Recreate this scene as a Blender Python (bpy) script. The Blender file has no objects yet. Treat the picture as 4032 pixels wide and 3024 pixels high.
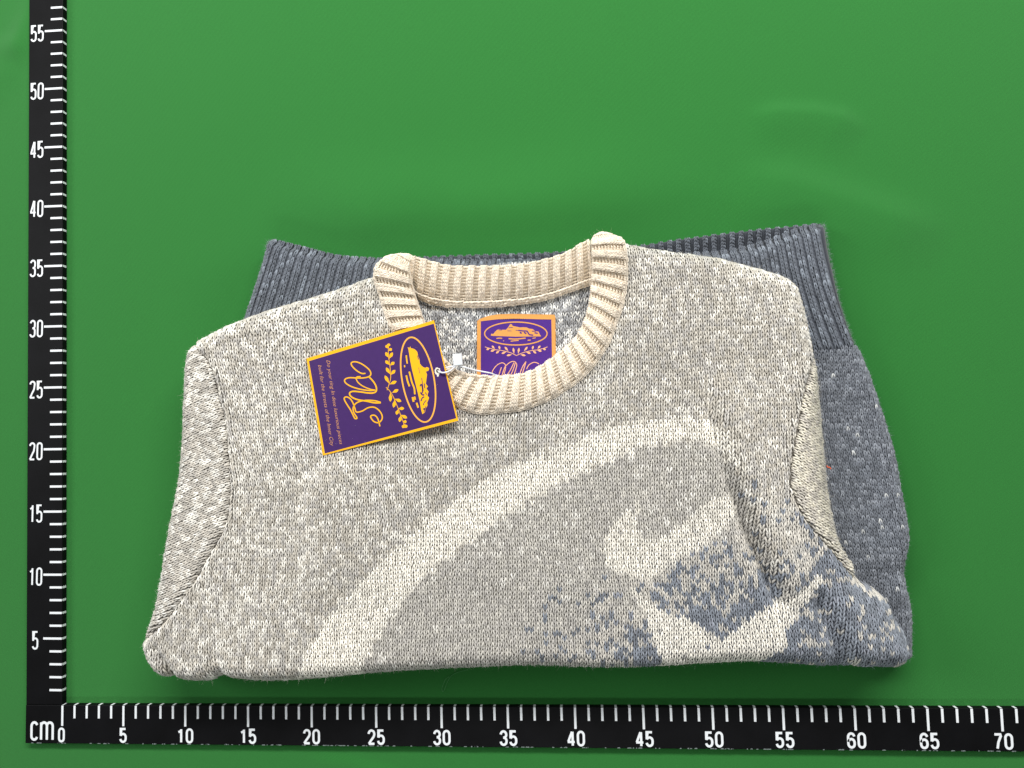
import bpy, math, random
import numpy as np
from mathutils import Matrix, Vector

# ------------------------------------------------------------------ camera, world, lamps, exposure
scene = bpy.context.scene
COL = scene.collection
rng = np.random.default_rng(7)
random.seed(7)
CM = 0.01                                   # everything below is measured in centimetres

FPX = 2950.0                                # focal length in pixels of the 4032 px wide photograph
CAM = np.array([40.67102, 20.31312, 57.44953])
_r = np.array([0.06415, 0.08322, -0.02928])
def _rot(r):
    th = np.linalg.norm(r); k = r / th
    K = np.array([[0, -k[2], k[1]], [k[2], 0, -k[0]], [-k[1], k[0], 0]])
    return np.eye(3) + np.sin(th) * K + (1 - np.cos(th)) * K @ K
ROT = _rot(_r)
cam_data = bpy.data.cameras.new('camera')
cam_data.sensor_width = 36.0
cam_data.lens = FPX / 4032 * 36.0
cam_data.clip_start = 0.02
cam_data.clip_end = 50
cam = bpy.data.objects.new('camera', cam_data)
COL.objects.link(cam)
M = Matrix([list(ROT[i]) + [CAM[i] * CM] for i in range(3)] + [[0, 0, 0, 1]])
cam.matrix_world = M
scene.camera = cam

world = bpy.data.worlds.new('World')
scene.world = world
world.use_nodes = True
bg = world.node_tree.nodes['Background']
bg.inputs[0].default_value = (0.93, 0.97, 1.0, 1)
bg.inputs[1].default_value = 0.06

def area(name, loc, target, sx, sy, power, col):
    d = bpy.data.lights.new(name, 'AREA')
    d.shape = 'RECTANGLE'; d.size = sx * CM; d.size_y = sy * CM
    d.energy = power; d.color = col
    o = bpy.data.objects.new(name, d); COL.objects.link(o)
    o.location = Vector(loc) * CM
    o.rotation_euler = (Vector(target) - Vector(loc)).to_track_quat('-Z', 'Y').to_euler()
    return o
area('back_lamp', (52, 130, 108), (36, 24, 0), 190, 24, 33.0, (1.0, 0.99, 0.975))
area('front_lamp', (34, -95, 98), (38, 25, 0), 110, 20, 4.5, (0.97, 0.985, 1.0))
area('side_lamp', (-140, 72, 130), (24, 24, 0), 60, 80, 14.5, (0.98, 0.99, 1.0))

scene.view_settings.view_transform = 'Standard'
scene.view_settings.look = 'None'
scene.view_settings.exposure = 0.22
scene.view_settings.gamma = 1.0
scene.view_settings.use_curve_mapping = False

# ------------------------------------------------------------------ helpers
S22 = 4032 / 2212.0
def U(pts, z):
    """points read off the photograph (2212 px wide view) -> world cm at height z"""
    p = np.asarray(pts, float).reshape(-1, 2) * S22
    d = np.stack([(p[:, 0] - 2016) / FPX, -(p[:, 1] - 1512) / FPX, -np.ones(len(p))], 1) @ ROT.T
    zz = np.broadcast_to(np.asarray(z, float), (len(p),))
    t = (zz - CAM[2]) / d[:, 2]
    return CAM + d * t[:, None]
def UXY(pts, z): return U(pts, z)[:, :2]

def s2l(c):
    c = np.asarray(c, float) / 255.0
    return np.where(c <= 0.04045, c / 12.92, ((c + 0.055) / 1.055) ** 2.4)

def mat(name, rgb=None, rough=0.8, attr=False, noise=0.0, nscale=200, bump=0.0, bscale=800, sheen=0.0, spec=0.2):
    m = bpy.data.materials.new(name); m.use_nodes = True
    nt = m.node_tree; b = nt.nodes['Principled BSDF']
    b.inputs['Roughness'].default_value = rough
    b.inputs['Specular IOR Level'].default_value = spec
    if sheen:
        b.inputs['Sheen Weight'].default_value = sheen
        b.inputs['Sheen Roughness'].default_value = 0.6
    tc = nt.nodes.new('ShaderNodeTexCoord')
    if attr:
        a = nt.nodes.new('ShaderNodeAttribute'); a.attribute_name = 'Col'; src = a.outputs['Color']
    else:
        a = nt.nodes.new('ShaderNodeRGB'); a.outputs[0].default_value = (*s2l(rgb), 1); src = a.outputs[0]
    if noise:
        n = nt.nodes.new('ShaderNodeTexNoise'); n.inputs['Scale'].default_value = nscale; n.inputs['Detail'].default_value = 3
        nt.links.new(tc.outputs['Object'], n.inputs['Vector'])
        mr = nt.nodes.new('ShaderNodeMapRange'); mr.inputs['From Min'].default_value = 0.25; mr.inputs['From Max'].default_value = 0.75
        mr.inputs['To Min'].default_value = 1 - noise; mr.inputs['To Max'].default_value = 1 + noise
        nt.links.new(n.outputs['Fac'], mr.inputs['Value'])
        vm = nt.nodes.new('ShaderNodeVectorMath'); vm.operation = 'SCALE'
        nt.links.new(src, vm.inputs[0]); nt.links.new(mr.outputs[0], vm.inputs['Scale'])
        src = vm.outputs[0]
    nt.links.new(src, b.inputs['Base Color'])
    if bump:
        n2 = nt.nodes.new('ShaderNodeTexNoise'); n2.inputs['Scale'].default_value = bscale; n2.inputs['Detail'].default_value = 2
        nt.links.new(tc.outputs['Object'], n2.inputs['Vector'])
        bp = nt.nodes.new('ShaderNodeBump'); bp.inputs['Strength'].default_value = bump; bp.inputs['Distance'].default_value = 0.0005
        nt.links.new(n2.outputs['Fac'], bp.inputs['Height']); nt.links.new(bp.outputs[0], b.inputs['Normal'])
    return m

def mesh_np(name, V, F, material, parent=None, C=None, smooth=True, origin=None):
    """V (n,3) cm, F list of (m,k) arrays"""
    V = np.asarray(V, float)
    if origin is not None: V = V - np.asarray(origin)
    if not isinstance(F, list): F = [F]
    F = [np.asarray(f, np.int32) for f in F if len(f)]
    me = bpy.data.meshes.new(name)
    me.vertices.add(len(V)); me.vertices.foreach_set('co', (V * CM).astype(np.float32).ravel())
    loops = np.concatenate([f.ravel() for f in F])
    tot = np.concatenate([np.full(len(f), f.shape[1], np.int32) for f in F])
    start = np.concatenate([[0], np.cumsum(tot)[:-1]]).astype(np.int32)
    me.loops.add(len(loops)); me.loops.foreach_set('vertex_index', loops)
    me.polygons.add(len(tot)); me.polygons.foreach_set('loop_start', start); me.polygons.foreach_set('loop_total', tot)
    me.update(calc_edges=True)
    me.validate()
    me.polygons.foreach_set('use_smooth', np.full(len(me.polygons), smooth, bool))
    if C is not None:
        at = me.color_attributes.new('Col', 'FLOAT_COLOR', 'POINT')
        cc = np.ones((len(V), 4), np.float32); cc[:, :3] = C
        at.data.foreach_set('color', cc.ravel())
    me.materials.append(material)
    o = bpy.data.objects.new(name, me); COL.objects.link(o)
    if parent is not None: o.parent = parent
    if origin is not None: o.location = np.asarray(origin) * CM
    return o

def tag(o, label=None, cat=None, group=None, kind=None):
    if label: o['label'] = label
    if cat: o['category'] = cat
    if group: o['group'] = group
    if kind: o['kind'] = kind
    return o
def empty(name, label, cat, loc=(0, 0, 0)):
    o = bpy.data.objects.new(name, None); COL.objects.link(o); o.location = Vector(loc) * CM
    o.empty_display_size = 0.02
    return tag(o, label, cat)

class MB:
    def __init__(s): s.V = []; s.F = {}; s.C = []; s.n = 0
    def add(s, V, F, c=None):
        V = np.asarray(V, float); F = np.asarray(F, int)
        if len(F) == 0: return
        s.V.append(V); s.F.setdefault(F.shape[1], []).append(F + s.n); s.n += len(V)
        if c is not None: s.C.append(np.broadcast_to(np.asarray(c, float), (len(V), 3)))
    def build(s, name, m, parent=None, smooth=True, origin=None):
        return mesh_np(name, np.concatenate(s.V), [np.concatenate(f) for f in s.F.values()], m, parent,
                       np.concatenate(s.C) if s.C else None, smooth, origin)

def seg_len(p):
    d = np.r_[0, np.cumsum(np.linalg.norm(np.diff(p, axis=0), axis=1))]
    return d
def resample(p, n):
    p = np.asarray(p, float); d = seg_len(p); t = np.linspace(0, d[-1], n)
    return np.stack([np.interp(t, d, p[:, i]) for i in range(p.shape[1])], 1)
def spline(p, n, closed=False):
    """Catmull-Rom through the points, resampled to n evenly spaced points"""
    p = np.asarray(p, float)
    q = np.vstack([p[-1], p, p[0], p[1]]) if closed else np.vstack([2 * p[0] - p[1], p, 2 * p[-1] - p[-2]])
    out = []
    for i in range(1, len(q) - 2):
        t = np.linspace(0, 1, 12, endpoint=False)[:, None]
        a, b, c, d = q[i - 1], q[i], q[i + 1], q[i + 2]
        out.append(0.5 * (2 * b + (c - a) * t + (2 * a - 5 * b + 4 * c - d) * t ** 2 + (3 * b - a - 3 * c + d) * t ** 3))
    out = np.vstack(out + [q[-2][None]])
    return resample(out, n)

def inside(P, poly):
    x, y = P[:, 0], P[:, 1]; r = np.zeros(len(P), bool)
    a = poly; b = np.roll(poly, -1, 0)
    for (x1, y1), (x2, y2) in zip(a, b):
        if y1 == y2: continue
        c = ((y1 > y) != (y2 > y)) & (x < (x2 - x1) * (y - y1) / (y2 - y1) + x1)
        r ^= c
    return r
def dist_line(P, line, closed=False):
    """unsigned distance, signed side and arclength to a polyline"""
    best = np.full(len(P), 1e9); side = np.zeros(len(P)); arc = np.zeros(len(P))
    L = np.vstack([line, line[:1]]) if closed else line
    acc = 0
    for a, b in zip(L[:-1], L[1:]):
        ab = b - a; l2 = ab @ ab
        if l2 == 0: continue
        t = np.clip(((P - a) @ ab) / l2, 0, 1)
        q = P - (a + t[:, None] * ab)
        d = np.hypot(q[:, 0], q[:, 1])
        k = d < best
        best[k] = d[k]
        side[k] = np.sign(ab[0] * q[k, 1] - ab[1] * q[k, 0])
        arc[k] = acc + t[k] * math.sqrt(l2)
        acc += math.sqrt(l2)
    return best, side, arc / max(acc, 1e-9)
def sdf(P, poly):
    d, _, _ = dist_line(P, poly, True)
    return np.where(inside(P, poly), d, -d)
def sstep(x, a, b):
    t = np.clip((x - a) / (b - a), 0, 1); return t * t * (3 - 2 * t)

class VNoise:
    def __init__(s, seed): s.g = np.random.default_rng(seed).random((64, 64))
    def __call__(s, x, y):
        xi = np.floor(x).astype(int); yi = np.floor(y).astype(int); fx = x - xi; fy = y - yi
        fx = fx * fx * (3 - 2 * fx); fy = fy * fy * (3 - 2 * fy)
        g = lambda a, b: s.g[a % 64, b % 64]
        return (g(xi, yi) * (1 - fx) + g(xi + 1, yi) * fx) * (1 - fy) + (g(xi, yi + 1) * (1 - fx) + g(xi + 1, yi + 1) * fx) * fy
N1, N2, N3, N4 = VNoise(1), VNoise(2), VNoise(3), VNoise(4)

class Field:
    """height raster with bilinear lookup"""
    def __init__(s, x0, y0, x1, y1, h, fn):
        s.x0, s.y0, s.h = x0, y0, h
        s.xs = np.arange(x0, x1 + h, h); s.ys = np.arange(y0, y1 + h, h)
        X, Y = np.meshgrid(s.xs, s.ys, indexing='ij')
        s.Z = fn(np.stack([X.ravel(), Y.ravel()], 1)).reshape(X.shape)
    def __call__(s, x, y):
        fx = np.clip((x - s.x0) / s.h, 0, len(s.xs) - 1.001); fy = np.clip((y - s.y0) / s.h, 0, len(s.ys) - 1.001)
        i = fx.astype(int); j = fy.astype(int); fx = fx - i; fy = fy - j
        Z = s.Z
        return (Z[i, j] * (1 - fx) + Z[i + 1, j] * fx) * (1 - fy) + (Z[i, j + 1] * (1 - fx) + Z[i + 1, j + 1] * fx) * fy

def ribbon(pts, width, lift=None, closed=False):
    """flat ribbon along 2-D points -> (V2, quads)"""
    p = np.asarray(pts, float)
    if closed: t = np.roll(p, -1, 0) - np.roll(p, 1, 0)
    else: t = np.gradient(p, axis=0)
    t /= np.linalg.norm(t, axis=1)[:, None] + 1e-12
    n = np.stack([-t[:, 1], t[:, 0]], 1)
    # mitre
    s = np.diff(np.vstack([p, p[:1]]) if closed else p, axis=0); s /= np.linalg.norm(s, axis=1)[:, None] + 1e-12
    k = np.ones(len(p))
    if not closed and len(p) > 2:
        c = np.abs((n[1:-1] * np.stack([-s[:-1, 1], s[:-1, 0]], 1)).sum(1)); k[1:-1] = 1 / np.clip(c, 0.5, 1)
    w = np.broadcast_to(np.asarray(width, float), (len(p),)) * 0.5 * k
    V = np.vstack([p + n * w[:, None], p - n * w[:, None]]); m = len(p)
    i = np.arange(m if closed else m - 1); j = (i + 1) % m
    return V, np.stack([i, i + m, j + m, j], 1)
def fill(poly):
    """triangulate a simple 2-D polygon"""
    from mathutils.geometry import tessellate_polygon
    tr = tessellate_polygon([[Vector((x, y, 0)) for x, y in poly]])
    return np.asarray(poly, float), np.array(tr, int)

def tube(path, r, sides=8):
    p = np.asarray(path, float); t = np.gradient(p, axis=0); t /= np.linalg.norm(t, axis=1)[:, None] + 1e-12
    up = np.tile([0, 0, 1.0], (len(p), 1)); s = np.cross(t, up); ln = np.linalg.norm(s, axis=1)[:, None]
    s = np.where(ln > 1e-3, s / np.maximum(ln, 1e-9), np.array([1.0, 0, 0])); u = np.cross(s, t)
    a = np.linspace(0, 2 * np.pi, sides, endpoint=False)
    rr = np.broadcast_to(np.asarray(r, float), (len(p),))
    V = p[:, None] + rr[:, None, None] * (np.cos(a)[None, :, None] * s[:, None] + np.sin(a)[None, :, None] * u[:, None])
    i = np.arange(len(p) - 1)[:, None] * sides; j = np.arange(sides)[None]; k = (j + 1) % sides
    F = np.stack([i + j, i + k, i + sides + k, i + sides + j], -1).reshape(-1, 4)
    return V.reshape(-1, 3), F

# ------------------------------------------------------------------ knitting
def stitches(mb, S, u, v, col, uw, vw, rad, kind='knit', hgt=0.09, jit=1.0, rings=5, arc=5, valid=None, nflip=1):
    """a loop of yarn per (u, v): two tapered legs standing on the surface S(u, v)"""
    n = len(u)
    if n == 0: return
    ju = (rng.random(n) - 0.5) * 0.16 * jit; jv = (rng.random(n) - 0.5) * 0.2 * jit
    jr = rad * (1 + (rng.random(n) - 0.5) * 0.36 * jit); jh = 1 + (rng.random(n) - 0.5) * 0.7 * jit
    e = 0.05
    c0 = S(u, v); su = S(u + e, v) - c0; sv = S(u, v + e) - c0
    st = np.linalg.norm(su, axis=1); st = np.clip(st / (np.median(st) + 1e-9), 1, 1.35); jr = jr * st
    N = np.cross(su, sv); N /= np.linalg.norm(N, axis=1)[:, None] + 1e-12
    N *= np.where(N[:, 2:3] < 0, -1, 1) * nflip
    t = np.linspace(0, 1, rings)
    th = np.linspace(-0.15, np.pi + 0.15, arc)
    for sgn in (-1, 1):
        if kind == 'knit':
            spread = 0.12 + 0.25 * sstep(t, 0.0, 0.9)
            du = sgn * spread; dv = -0.72 + 1.42 * t
            hh = hgt * np.sin(np.pi * (0.12 + 0.80 * t)) ** 0.8
        else:                                   # purl bump: a low arch lying across the wale
            du = sgn * (0.02 + 0.50 * t); dv = 0.22 - 0.75 * t ** 1.6
            hh = hgt * np.cos(np.pi * 0.5 * t) ** 0.8
        lj = 1 + (rng.random(n) - 0.5) * 0.25 * jit
        P = []
        for k in range(rings):
            uu = u + (du[k] * lj + ju) * uw; vv = v + (dv[k] + jv) * vw
            P.append(S(uu, vv) + N * (hh[k] * jh)[:, None])
        P = np.stack(P, 1)                      # n, rings, 3
        T = np.gradient(P, axis=1); T /= np.linalg.norm(T, axis=2)[..., None] + 1e-12
        B = np.cross(T, N[:, None]); B /= np.linalg.norm(B, axis=2)[..., None] + 1e-12
        W = np.cross(B, T)
        taper = np.sin(np.pi * np.clip(0.13 + 0.76 * t, 0, 1)) ** 0.6
        R = jr[:, None] * taper[None]
        V = P[:, :, None] + R[..., None, None] * (np.cos(th)[None, None, :, None] * B[:, :, None] + np.sin(th)[None, None, :, None] * W[:, :, None])
        V = V.reshape(-1, 3)
        blk = rings * arc
        i = (np.arange(n) * blk)[:, None, None] + (np.arange(rings - 1) * arc)[None, :, None] + np.arange(arc - 1)[None, None]
        i = i.ravel()
        F = np.stack([i, i + 1, i + arc + 1, i + arc], 1)
        cc = (col * (1 + (rng.random((n, 1)) - 0.5) * 0.22))[:, None, :] * (1 + (rng.random((n, rings, 1)) - .5) * .22)
        mb.add(V, F, np.repeat(cc.reshape(-1, 3), arc, 0))

def sheet(mb, S, us, vs, mask, col, off=0.0):
    """backing fabric: grid over (us, vs), cells kept where mask(points)"""
    Ug, Vg = np.meshgrid(us, vs, indexing='ij')
    P = S(Ug.ravel(), Vg.ravel()); P[:, 2] -= off
    ok = mask(P).reshape(Ug.shape)
    keep = ok[:-1, :-1] & ok[1:, :-1] & ok[1:, 1:] & ok[:-1, 1:]
    n = len(vs)
    i, j = np.nonzero(keep); a = i * n + j
    F = np.stack([a, a + n, a + n + 1, a + 1], 1)
    used = np.unique(F); remap = np.full(len(P), -1); remap[used] = np.arange(len(used))
    c = np.asarray(col(P[used]) if callable(col) else np.broadcast_to(col, (len(used), 3)))
    mb.add(P[used], remap[F], c)

def fuzz(mb, pts, nrm, col, n, lmin, lmax, w=0.006):
    """stray wool fibres as thin curved ribbons"""
    k = rng.integers(0, len(pts), n)
    p = pts[k]; N = nrm[k]
    d = N * rng.uniform(0.1, 0.75, (n, 1)) + rng.normal(0, 0.8, (n, 3)); d /= np.linalg.norm(d, axis=1)[:, None]
    d[:, 2] = np.where((d * N).sum(1) < 0.0, -d[:, 2] + 0.2, d[:, 2])
    L = rng.uniform(lmin, lmax, (n, 1)) * rng.uniform(0.3, 1, (n, 1))
    b = rng.normal(0, 0.5, (n, 3)) * L
    ts = np.linspace(0, 1, 4)
    P = np.stack([p + N * 0.05 + d * L * t + b * t * t * 0.8 for t in ts], 1)
    T = np.gradient(P, axis=1); view = CAM - p
    sd = np.cross(T, rng.normal(0, 1, (n, 1, 3))); sd /= np.linalg.norm(sd, axis=2)[..., None] + 1e-12
    ww = w * np.array([1, 0.9, 0.7, 0.25])[None, :, None]
    V = np.stack([P + sd * ww * 0.5, P - sd * ww * 0.5], 2).reshape(-1, 3)
    i = ((np.arange(n) * 8)[:, None] + (np.arange(3) * 2)[None]).ravel()
    F = np.stack([i, i + 1, i + 3, i + 2], 1)
    mb.add(V, F, np.repeat(col[k] if len(col) == len(pts) else np.broadcast_to(col, (n, 3)), 8, 0))

# ------------------------------------------------------------------ the green cloth (setting)
def cloth_h(P):
    z = 0.035 * (N1(P[:, 0] * .13, P[:, 1] * .11) - .5) + 0.02 * (N2(P[:, 0] * .4 + 9, P[:, 1] * .3) - .5)
    for pts, amp, wf, wn in (([(1600, 262), (1680, 246), (1760, 247), (1815, 258), (1880, 296)], .30, .75, 2.2),
                             ([(1560, 385), (1700, 400), (1830, 442), (1950, 484), (2070, 520)], .46, 1.5, 3.2),
                             ([(20, 140), (60, 60), (110, -20)], .30, 1.2, 1.6), ([(-60, 230), (0, 150), (20, 60)], .2, 1.2, 1.6),
                             ([(640, 1630), (760, 1650), (840, 1672), (900, 1720)], .16, .5, 1.0),
                             ([(540, 400), (660, 425), (800, 455), (1000, 455), (1200, 440), (1380, 425), (1560, 400)], .58, 3.4, 2.6)):
        d, s, a = dist_line(P, UXY(pts, 0))
        ends = np.clip(np.minimum(a, 1 - a) * 3.5, 0, 1)
        ends = ends * ends * (3 - 2 * ends)
        z += amp * np.exp(-(d / np.where(s > 0, wf, wn)) ** 2) * ends
    return z
xs = np.concatenate([np.arange(-60, -14, 4), np.arange(-14, 84, .25), np.arange(84, 140, 4)])
ys = np.concatenate([np.arange(-60, -8, 4), np.arange(-8, 66, .25), np.arange(66, 120, 4)])
X, Y = np.meshgrid(xs, ys, indexing='ij')
P = np.stack([X.ravel(), Y.ravel()], 1)
Z = cloth_h(P)
# flat where things lie on it
near = np.minimum(np.abs(P[:, 0] + 1.6) - 1.6, np.abs(P[:, 1] + 1.5) - 1.6)
Z = Z * sstep(near, -0.2, 2.0) - 0.02
i = (np.arange(len(xs) - 1)[:, None] * len(ys) + np.arange(len(ys) - 1)[None]).ravel()
F = np.stack([i, i + len(ys), i + len(ys) + 1, i + 1], 1)
m_cloth = mat('green_cloth', (37, 114, 43), rough=0.85, noise=0.07, nscale=1300, spec=0.15, sheen=0.15)
nt = m_cloth.node_tree
_b = nt.nodes['Principled BSDF']
_tc = nt.nodes.new('ShaderNodeTexCoord')
wv = []
for ang in (0.3, 1.87):
    mp = nt.nodes.new('ShaderNodeMapping'); mp.inputs['Rotation'].default_value = (0, 0, ang)
    wt = nt.nodes.new('ShaderNodeTexWave'); wt.inputs['Scale'].default_value = 330; wt.inputs['Distortion'].default_value = 1.2
    wt.inputs['Detail'].default_value = 2
    nt.links.new(_tc.outputs['Object'], mp.inputs['Vector']); nt.links.new(mp.outputs[0], wt.inputs['Vector']); wv.append(wt)
ad = nt.nodes.new('ShaderNodeMath'); ad.operation = 'ADD'
nt.links.new(wv[0].outputs['Fac'], ad.inputs[0]); nt.links.new(wv[1].outputs['Fac'], ad.inputs[1])
bp = nt.nodes.new('ShaderNodeBump'); bp.inputs['Strength'].default_value = 0.25; bp.inputs['Distance'].default_value = 0.0003
nt.links.new(ad.outputs[0], bp.inputs['Height']); nt.links.new(bp.outputs[0], _b.inputs['Normal'])
cloth = mesh_np('green_cloth', np.column_stack([P, Z]), F, m_cloth)
tag(cloth, kind='structure')

# ------------------------------------------------------------------ rulers
m_black = mat('black_ruler_paint', (8, 8, 10), rough=0.6, noise=0.5, nscale=45, spec=0.14)
m_white = mat('white_print', (236, 240, 242), rough=0.6)
m_chip = mat('worn_edge', (120, 130, 128), rough=0.8)
BH = 0.50
def bar_box(poly, h, bev=0.05):
    """bevelled slab from a 4-corner footprint (counter-clockwise)"""
    p = np.asarray(poly, float); c = p.mean(0)
    def inset(d):
        e = np.roll(p, -1, 0) - p; e /= np.linalg.norm(e, axis=1)[:, None]; n = np.stack([-e[:, 1], e[:, 0]], 1)
        return p + (n + np.roll(n, 1, 0)) * d
    rings = [(0, 0.0), (0, h - bev), (bev * .3, h - bev * .3), (bev, h)]
    V = np.vstack([np.column_stack([inset(d), np.full(4, z)]) for d, z in rings])
    F = [[k * 4 + a, k * 4 + (a + 1) % 4, k * 4 + 4 + (a + 1) % 4, k * 4 + 4 + a] for k in range(3) for a in range(4)]
    F.append([12, 13, 14, 15]); F.append([3, 2, 1, 0])
    return V, np.array(F)

def arcp(cx, cy, rx, ry, a0, a1, n=10):
    a = np.radians(np.linspace(a0, a1, n)); return [(cx + rx * math.cos(t), cy + ry * math.sin(t)) for t in a]
def glyph(ch, W, H):
    """centre-line strokes of a condensed sans letter, box W x H"""
    r = W / 2; q = min(r * 1.15, H * .3)
    if ch == '0': return [(arcp(r, H - q, r, q, 0, 180) + arcp(r, q, r, q, 180, 360), True)]
    if ch == '1': return [([(W * .62, 0), (W * .62, H)], False), ([(W * .62, H * .93), (W * .45, H * .84), (W * .12, H * .78)], False)]
    if ch == '2': return [(arcp(r, H - q, r, q, 180, -20, 12) + [(W * .86, H * .52), (W * .35, H * .22), (0.02 * W, 0)], False), ([(0, 0), (W, 0)], False)]
    if ch == '3':
        return [(arcp(r, H - q, r * .95, q, 175, 0, 10) + arcp(r * .9, H * .53 + q * .75, r * 1.05, q * .75, -10, -90, 6), False),
                (arcp(r * .9, H * .53 - q * .85, r * 1.1, q * .85, 90, 0, 6) + arcp(r, q, r, q, 0, -175, 10), False)]
    if ch == '4': return [([(W * .76, -.02), (W * .76, H)], False), ([(W * .68, H), (W * .02, H * .27)], False), ([(-.04, H * .25), (W * 1.1, H * .25)], False)]
    if ch == '5':
        return [([(W * .95, H), (W * .12, H), (W * .04, H * .47)], False),
                ([(W * .04, H * .5)] + arcp(r, H * .62 - q, r, q, 140, 0, 9) + arcp(r, q, r, q, 0, -172, 10), False)]
    if ch == '6':
        return [(arcp(r, H - q, r, q, 10, 180, 9) + arcp(r, q, r, q, 180, 360, 10) + arcp(r, H * .6 - q, r, q, 0, 170, 9), False)]
    if ch == '7': return [([(0, H), (W, H), (W * .98, H * .9), (W * .55, H * .45), (W * .36, 0)], False)]
    if ch == 'c': return [(arcp(r, H - q, r, q, 15, 180, 9) + arcp(r, q, r, q, 180, 345, 9), False)]
    if ch == 'm':
        s = W / 4
        return [([(0, 0), (0, H)], False), ([(0, H - 1.2 * s)] + arcp(s, H - 1.1 * s, s, 1.1 * s, 180, 0, 8) + [(2 * s, 0)], False),
                ([(2 * s, H - 1.2 * s)] + arcp(3 * s, H - 1.1 * s, s, 1.1 * s, 180, 0, 8) + [(4 * s, 0)], False)]
def number(text, cx, cy, z, w, h, st, parent, gap=0.12, rot=0.0):
    mb = MB(); n = len(text); ws = [w * (1.75 if c == 'm' else 1) for c in text]
    tw = sum(ws) + gap * (n - 1); x = -tw / 2
    for ch, wc in zip(text, ws):
        for si, (pts, closed) in enumerate(glyph(ch, wc - st, h - st)):
            V, Fq = ribbon(np.array(pts), st, closed=closed)
            V = V + np.array([x + st / 2, -h / 2 + st / 2])
            mb.add(np.column_stack([V, np.full(len(V), si * 0.004)]), Fq)
        x += wc + gap
    o = mb.build('number', m_white, parent, smooth=False)
    o.location = Vector((cx, cy, z)) * CM; o.rotation_euler = (0, 0, rot)
    tag(o, 'white printed %s' % text)
    return o

# bottom ruler: zero at x = 0, scale edge on y = 0
bl = UXY([(57, 1523), (57, 1606)], [BH, BH])
yb = UXY([(110, 1607), (2212, 1624)], BH)
x_l = -3.05; y_lo = -2.93
ruler_h = empty('ruler', 'black centimetre ruler lying along the bottom, numbered 0 to 70', 'ruler', (0, -1.5, 0))
ruler_h['group'] = 'black centimetre rulers framing the sweater'
def rel(o, par):
    o.parent = par; o.location = o.location - par.location
bar = MB(); bar.add(*bar_box([(x_l, y_lo), (80, y_lo - .05), (80, 0), (x_l, 0)], BH))
o = bar.build('ruler_bar', m_black, None, smooth=False); rel(o, ruler_h)
def tick_mesh(L, w, name):
    """top print plus the print running down the edge; origin on the scale edge, pointing -y"""
    mb = MB(); z = BH + .006
    mb.add([(-w, -L, z), (w, -L, z), (w, -.05, z), (-w, -.05, z)], [(0, 1, 2, 3)])
    mb.add([(-w, -.05, z), (w, -.05, z), (w, .006, BH - .05), (-w, .006, BH - .05)], [(0, 1, 2, 3)])
    mb.add([(-w, .006, BH - .05), (w, .006, BH - .05), (w, .006, .05), (-w, .006, .05)], [(0, 1, 2, 3)])
    o = mb.build(name, m_white, None, smooth=False); return o
def put_ticks(nmin, nmax, par, posfn, rot, Ls, Ll, w):
    base = {}
    for n in range(nmin, nmax + 1):
        big = n % 5 == 0
        if big not in base:
            o = tick_mesh(Ll if big else Ls, w, 'tick_mark'); base[big] = o
        else:
            o = base[big].copy(); COL.objects.link(o)
        x, y = posfn(n)
        o.location = Vector((x, y, 0)) * CM; o.rotation_euler = (0, 0, rot); rel(o, par)
put_ticks(0, 72, ruler_h, lambda n: (n + .02 * math.sin(n * .09), 0), 0, 1.0, 1.58, .085)
for n in range(0, 71, 5):
    o = number(str(n), n + (.0 if n else -.05), -2.27, BH + .012, .60 if n else .56, 1.14, .168, None, rot=0.0); rel(o, ruler_h)
o = number('cm', -1.65, -1.98, BH + .012, .66, 1.5, .19, None, gap=.14); rel(o, ruler_h)

# left ruler: zero at y = 0
ruler_v = empty('ruler', 'black centimetre ruler lying along the left edge, numbered 5 to 55', 'ruler', (-1.6, 30, 0))
ruler_v['group'] = ruler_h['group']
kx = -0.01216
def vx(y): return -0.15 + kx * y
bar = MB(); bar.add(*bar_box([(-3.02 + 0, .02), (vx(0) + .12, .02), (vx(75) + .12, 75), (-3.02 + kx * 75 , 75)], BH))
o = bar.build('ruler_bar', m_black, None, smooth=False); rel(o, ruler_v)
rv = -math.pi / 2 - kx * -1
put_ticks(1, 62, ruler_v, lambda n: (vx(n) + .12, .99212 * n + .145), rv, 1.05, 1.58, .085)
for n in range(5, 61, 5):
    y = .99212 * n + .145 - .12
    o = number(str(n), vx(y) - 2.12, y, BH + .012, .52, 1.44, .14, None, gap=.1, rot=-0.012); rel(o, ruler_v)
# paint worn off along the lower edge of the bottom ruler
mb = MB()
for k in range(150):
    x = rng.uniform(-3, 73); l = rng.uniform(.05, .35); hgt = rng.uniform(.015, .05); yy = y_lo - .05 * (x + 3) / 83
    q = [(x + l * t, yy + .015 - rng.uniform(0, .02)) for t in (0, .3, .7, 1)] + [(x + l * t, yy + .05 + hgt * rng.uniform(.2, 1)) for t in (.9, .6, .2)]
    V, Ft = fill(q); mb.add(np.column_stack([V, np.full(len(V), BH + .004)]), Ft)
o = mb.build('worn_edge', m_chip, None, smooth=False); rel(o, ruler_h); tag(o, kind='stuff')

# ------------------------------------------------------------------ the sweater
ZB, ZT = 2.3, 5.1                            # upper body: underside and top
sweater = empty('sweater', 'folded cream and grey knitted crew neck sweater lying on the green cloth', 'sweater', tuple(U([(1150, 1000)], 0)[0]))
m_knit = mat('wool_yarn', attr=True, rough=0.95, noise=0.10, nscale=900, spec=0.08, sheen=0.25)
m_seam_shade = mat('seam_crease_shade', (112, 107, 99), rough=.95, noise=.3, nscale=700)  # dark grey for the painted shade in the sleeve creases
m_fuzz = mat('wool_fibre', attr=True, rough=0.95, spec=0.05)
def part(o, par=None):
    rel(o, par or sweater); return o

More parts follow.
